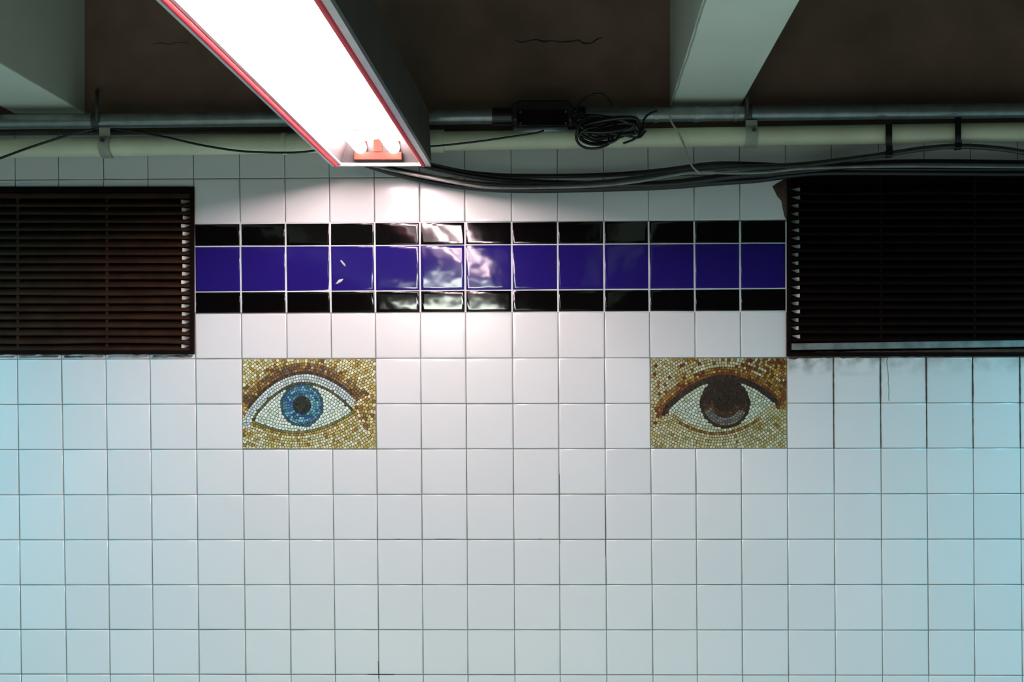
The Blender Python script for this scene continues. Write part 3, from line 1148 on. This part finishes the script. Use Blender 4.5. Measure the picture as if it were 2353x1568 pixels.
    for i, s_ in enumerate(seeds):
        x, y = s_[0], s_[1]
        d2 = (sx[:, 0] - x) ** 2 + (sx[:, 1] - y) ** 2
        nb = np.argsort(d2)[1:22]
        poly = [(1.2, 1.2), (w - 1.2, 1.2), (w - 1.2, h - 1.2), (1.2, h - 1.2)]
        lim = 6.0
        poly = [(max(1.2, x - lim), max(1.2, y - lim)), (min(w - 1.2, x + lim), max(1.2, y - lim)), (min(w - 1.2, x + lim), min(h - 1.2, y + lim)), (max(1.2, x - lim), min(h - 1.2, y + lim))]
        for j in nb:
            dx, dy = sx[j, 0] - x, sx[j, 1] - y
            dd = math.hypot(dx, dy)
            if dd > 17:
                break
            poly = clip_poly(poly, dx / dd, dy / dd, (x * dx + y * dy) / dd + dd / 2 - 0.48)
            if len(poly) < 3:
                break
        if len(poly) < 3:
            continue
        part, col = spec['paint'](s_, rng, w, h)
        if part == 'eye_white_tiles':
            part = (part, x > cx)
        mb_ = mbs.setdefault(part, MB())
        if mb_.col is None:
            mb_.col = []
        mx = sum(p[0] for p in poly) / len(poly)
        my = sum(p[1] for p in poly) / len(poly)
        tx, ty = rng.gauss(0, 0.035), rng.gauss(0, 0.035)
        vs = []
        for sc_, dep in ((1.0, 0.004), (1.0, 0.0004), (0.86, -0.0006)):
            for (px, py) in poly:
                qx, qy = mx + (px - mx) * sc_, my + (py - my) * sc_
                p = P(u0 + qx, v0 + qy)
                vs.append((p.x, dep + (0 if dep > 0.003 else ((qx - mx) * tx + (qy - my) * ty) * K), p.z))
        m_ = len(poly)
        fs = [tuple(2 * m_ + k for k in range(m_))]
        for lv in range(2):
            for k in range(m_):
                k2 = (k + 1) % m_
                fs.append((lv * m_ + k, lv * m_ + k2, (lv + 1) * m_ + k2, (lv + 1) * m_ + k))
        mb_.add(vs, [f_[::-1] for f_ in fs])
        mb_.col += [(*col, 1.0)] * len(vs)
    for part, mb_ in mbs.items():
        part = part if isinstance(part, str) else part[0]
        o_ = mb_.build(part, M['tess'], t)
        if part in spec['labels']:
            o_['label'] = spec['labels'][part]
    mb_ = MB()
    a_, b_ = P(u0 - 0.5, v0 + h), P(u0 + w, v0)
    mb_.box(a_.x + 0.001, b_.x - 0.001, 0.0009, 0.012, a_.z + 0.001, b_.z - 0.001)
    mb_.build('setting_bed', M['bed'], t)
    return t


TAN = [(196, 186, 128), (184, 172, 108), (205, 198, 150), (178, 160, 88), (190, 182, 124), (212, 208, 172), (168, 146, 72)]
GOLD = [(166, 134, 56), (150, 112, 46), (178, 150, 74), (138, 100, 50)]
BROWN = [(120, 84, 42), (98, 66, 40), (134, 96, 50), (108, 92, 84), (84, 60, 44)]
DARKB = [(70, 48, 34), (58, 38, 30), (84, 60, 40)]
PALE = [(196, 203, 188), (184, 193, 180), (208, 211, 190), (170, 181, 168)]
SCL = [(208, 216, 188), (198, 208, 176), (214, 220, 198), (186, 198, 164)]


def paint_blue(s_, rng, w, h):
    kind = s_[2]
    if kind == 'iris':
        r_, a_ = s_[3], s_[4]
        if r_ < 20:
            return 'pupil_tiles', pick([(20, 30, 36), (14, 22, 28), (28, 44, 46), (34, 50, 40)], 0.3)
        if r_ > 42:
            return 'iris_tiles', pick([(40, 78, 92), (36, 70, 96), (52, 92, 92)])
        return 'iris_tiles', pick([(58, 120, 140), (92, 158, 168), (36, 88, 136), (120, 172, 170), (30, 72, 118), (66, 130, 124), (40, 92, 96)])
    if kind == 'white':
        return 'eye_white_tiles', pick(SCL, 0.1)
    row, (upq, t) = s_[3], s_[4]
    if upq:
        if row == 0:
            return 'lash_line_tiles', pick([(70, 74, 44), (84, 84, 56), (58, 60, 40)])
        if row <= 3 and t < 0.97:
            return 'eyelid_tiles', pick(PALE, 0.12) if rng.random() < 0.9 else pick(SCL)
        if row == 4 and 0.03 < t < 0.93:
            return 'lid_crease_tiles', pick(DARKB)
        if row <= 7 and 0.03 < t < 0.97:
            return 'skin_tiles', pick(BROWN if rng.random() < (0.95 if row < 6 else 0.7) else GOLD)
        if row <= 9:
            return 'skin_tiles', pick(GOLD + BROWN[:2] if rng.random() < 0.55 else TAN)
        return 'skin_tiles', pick(TAN + GOLD[:1])
    if row == 0:
        return 'lash_line_tiles', pick([(110, 112, 70), (96, 96, 58), (130, 128, 84)])
    if row == 1:
        return 'skin_tiles', pick(GOLD + TAN[3:4])
    return 'skin_tiles', pick(TAN + [(206, 202, 172)] if rng.random() < 0.9 else GOLD)


TAN2 = [(178, 166, 116), (166, 152, 100), (188, 180, 136), (158, 140, 84), (172, 162, 112), (190, 186, 150)]
RUST = [(134, 88, 36), (116, 66, 26), (148, 106, 48), (98, 50, 24)]


def paint_brown(s_, rng, w, h):
    kind = s_[2]
    if kind == 'iris':
        r_, a_ = s_[3], s_[4]
        if r_ < 22:
            return 'pupil_tiles', pick([(26, 14, 16), (34, 20, 20), (22, 14, 22), (44, 26, 20)], 0.3)
        low_ = math.sin(a_)
        if r_ > ri2 - 6:
            return 'iris_tiles', pick([(44, 28, 26), (36, 24, 26), (52, 36, 34)])
        if low_ > 0.35 and r_ > 32:
            return 'iris_tiles', pick([(110, 112, 104), (96, 84, 60), (120, 110, 80), (84, 92, 100)])
        if low_ > 0.05:
            return 'iris_tiles', pick([(66, 42, 28), (54, 32, 24), (84, 60, 38)])
        return 'iris_tiles', pick([(40, 24, 26), (32, 20, 26), (48, 28, 24)], 0.25)
    if kind == 'white':
        return 'eye_white_tiles', pick([(188, 194, 162), (178, 184, 150), (196, 202, 176), (170, 172, 132)], 0.1)
    row, (upq, t) = s_[3], s_[4]
    if upq:
        if row <= 1:
            return 'lash_line_tiles', pick([(46, 32, 32), (38, 26, 28), (56, 42, 36)], 0.25)
        if row == 2:
            return 'lid_crease_tiles', pick([(120, 58, 26), (104, 48, 26), (140, 78, 36)])
        if row <= 4:
            return 'skin_tiles', pick(RUST if rng.random() < 0.6 else GOLD)
        warm = 0.12 + 0.75 * max(0, (s_[0] / w - 0.5)) * 2 * (1.2 - s_[1] / h)
        return 'skin_tiles', pick(RUST + GOLD[:1] if rng.random() < warm else TAN2)
    if row == 0:
        return 'skin_tiles', pick(TAN2)
    if row == 1 and 0.1 < t < 0.85:
        return 'lower_lid_tiles', pick([(122, 82, 36), (108, 70, 32), (150, 118, 64)])
    return 'skin_tiles', pick(TAN2 if rng.random() < 0.94 else GOLD)


ri2 = 56.0
mosaic('mosaic panel of a blue eye with pale lid, in the white tiles', 'mosaic_panel', MOS_L,
       dict(seed=3, iris=(137, 107), ri=48.5, rp=21, corners=((26, 143), (252, 122)), Hu=74, Hl=34, pu=0.95,
            rows=[4.2, 6.4, 6.4, 6.4, 5.4, 6.6, 6.6, 6.6], paint=paint_blue,
            labels=dict(iris_tiles='blue iris tesserae', eyelid_tiles='pale grey eyelid tesserae', lid_crease_tiles='dark brown crease tesserae', pupil_tiles='near-black pupil tesserae', eye_white_tiles='pale green-white tesserae')))
mosaic('mosaic panel of a dark brown eye with thick dark lash line, in the white tiles', 'mosaic_panel', MOS_R,
       dict(seed=9, iris=(172, 105), ri=ri2, rp=22, corners=((42, 122), (282, 104)), Hu=61, Hl=52, pu=1.0,
            rows=[6.4, 6.2, 5.0, 6.6, 6.6], paint=paint_brown,
            labels=dict(iris_tiles='dark brown iris tesserae', lash_line_tiles='thick dark lash line', lid_crease_tiles='rust red crease tesserae', pupil_tiles='near-black pupil tesserae', eye_white_tiles='pale greenish tesserae')))


# ------------------------------------------------------------------ added fill lights out of frame, without fixtures
def area(loc, sx, sy, power, rgb):
    l = bpy.data.lights.new('added_fill_light', 'AREA')
    l.shape = 'RECTANGLE'
    l.size, l.size_y = sx, sy
    l.energy = power
    l.color = rgb
    o_ = bpy.data.objects.new('added_fill_light', l)
    o_.location = loc
    COL.objects.link(o_)
    return o_


area((-1.95, -1.0, ZR), 0.2, 1.7, 15.6, (0.0, 0.72, 1.0))  # added to tint the wall edge cyan, likewise on the other side
area((1.85, -1.0, ZR), 0.2, 1.7, 23, (0.233, 0.775, 1.0))
area((-0.72, -4.2, ZR), 0.6, 1.6, 64, (0.92, 1.0, 0.88))  # added frontal fill from behind the camera

w_ = bpy.data.worlds.new('dim_world')
w_.use_nodes = True
w_.node_tree.nodes['Background'].inputs['Color'].default_value = (0.0, 0.0, 0.0, 1)
SC.world = w_

# ------------------------------------------------------------------ camera and view
cam = bpy.data.cameras.new('camera')
cam.sensor_width = 36.0
cam.lens = 36.0 * F / W
cam.shift_x = -(U0 - W / 2) / W
cam.shift_y = (V0 - H / 2) / W
co = bpy.data.objects.new('camera', cam)
co.location = (0, -D, ZC)
co.rotation_euler = (math.pi / 2, 0, 0)
COL.objects.link(co)
SC.camera = co
SC.view_settings.view_transform = 'Standard'
SC.view_settings.look = 'None'
SC.view_settings.gamma = 1.0
SC.view_settings.use_curve_mapping = False
SC.view_settings.exposure = 0.5
SC.cycles.use_denoising = True
SC.cycles.max_bounces = 10
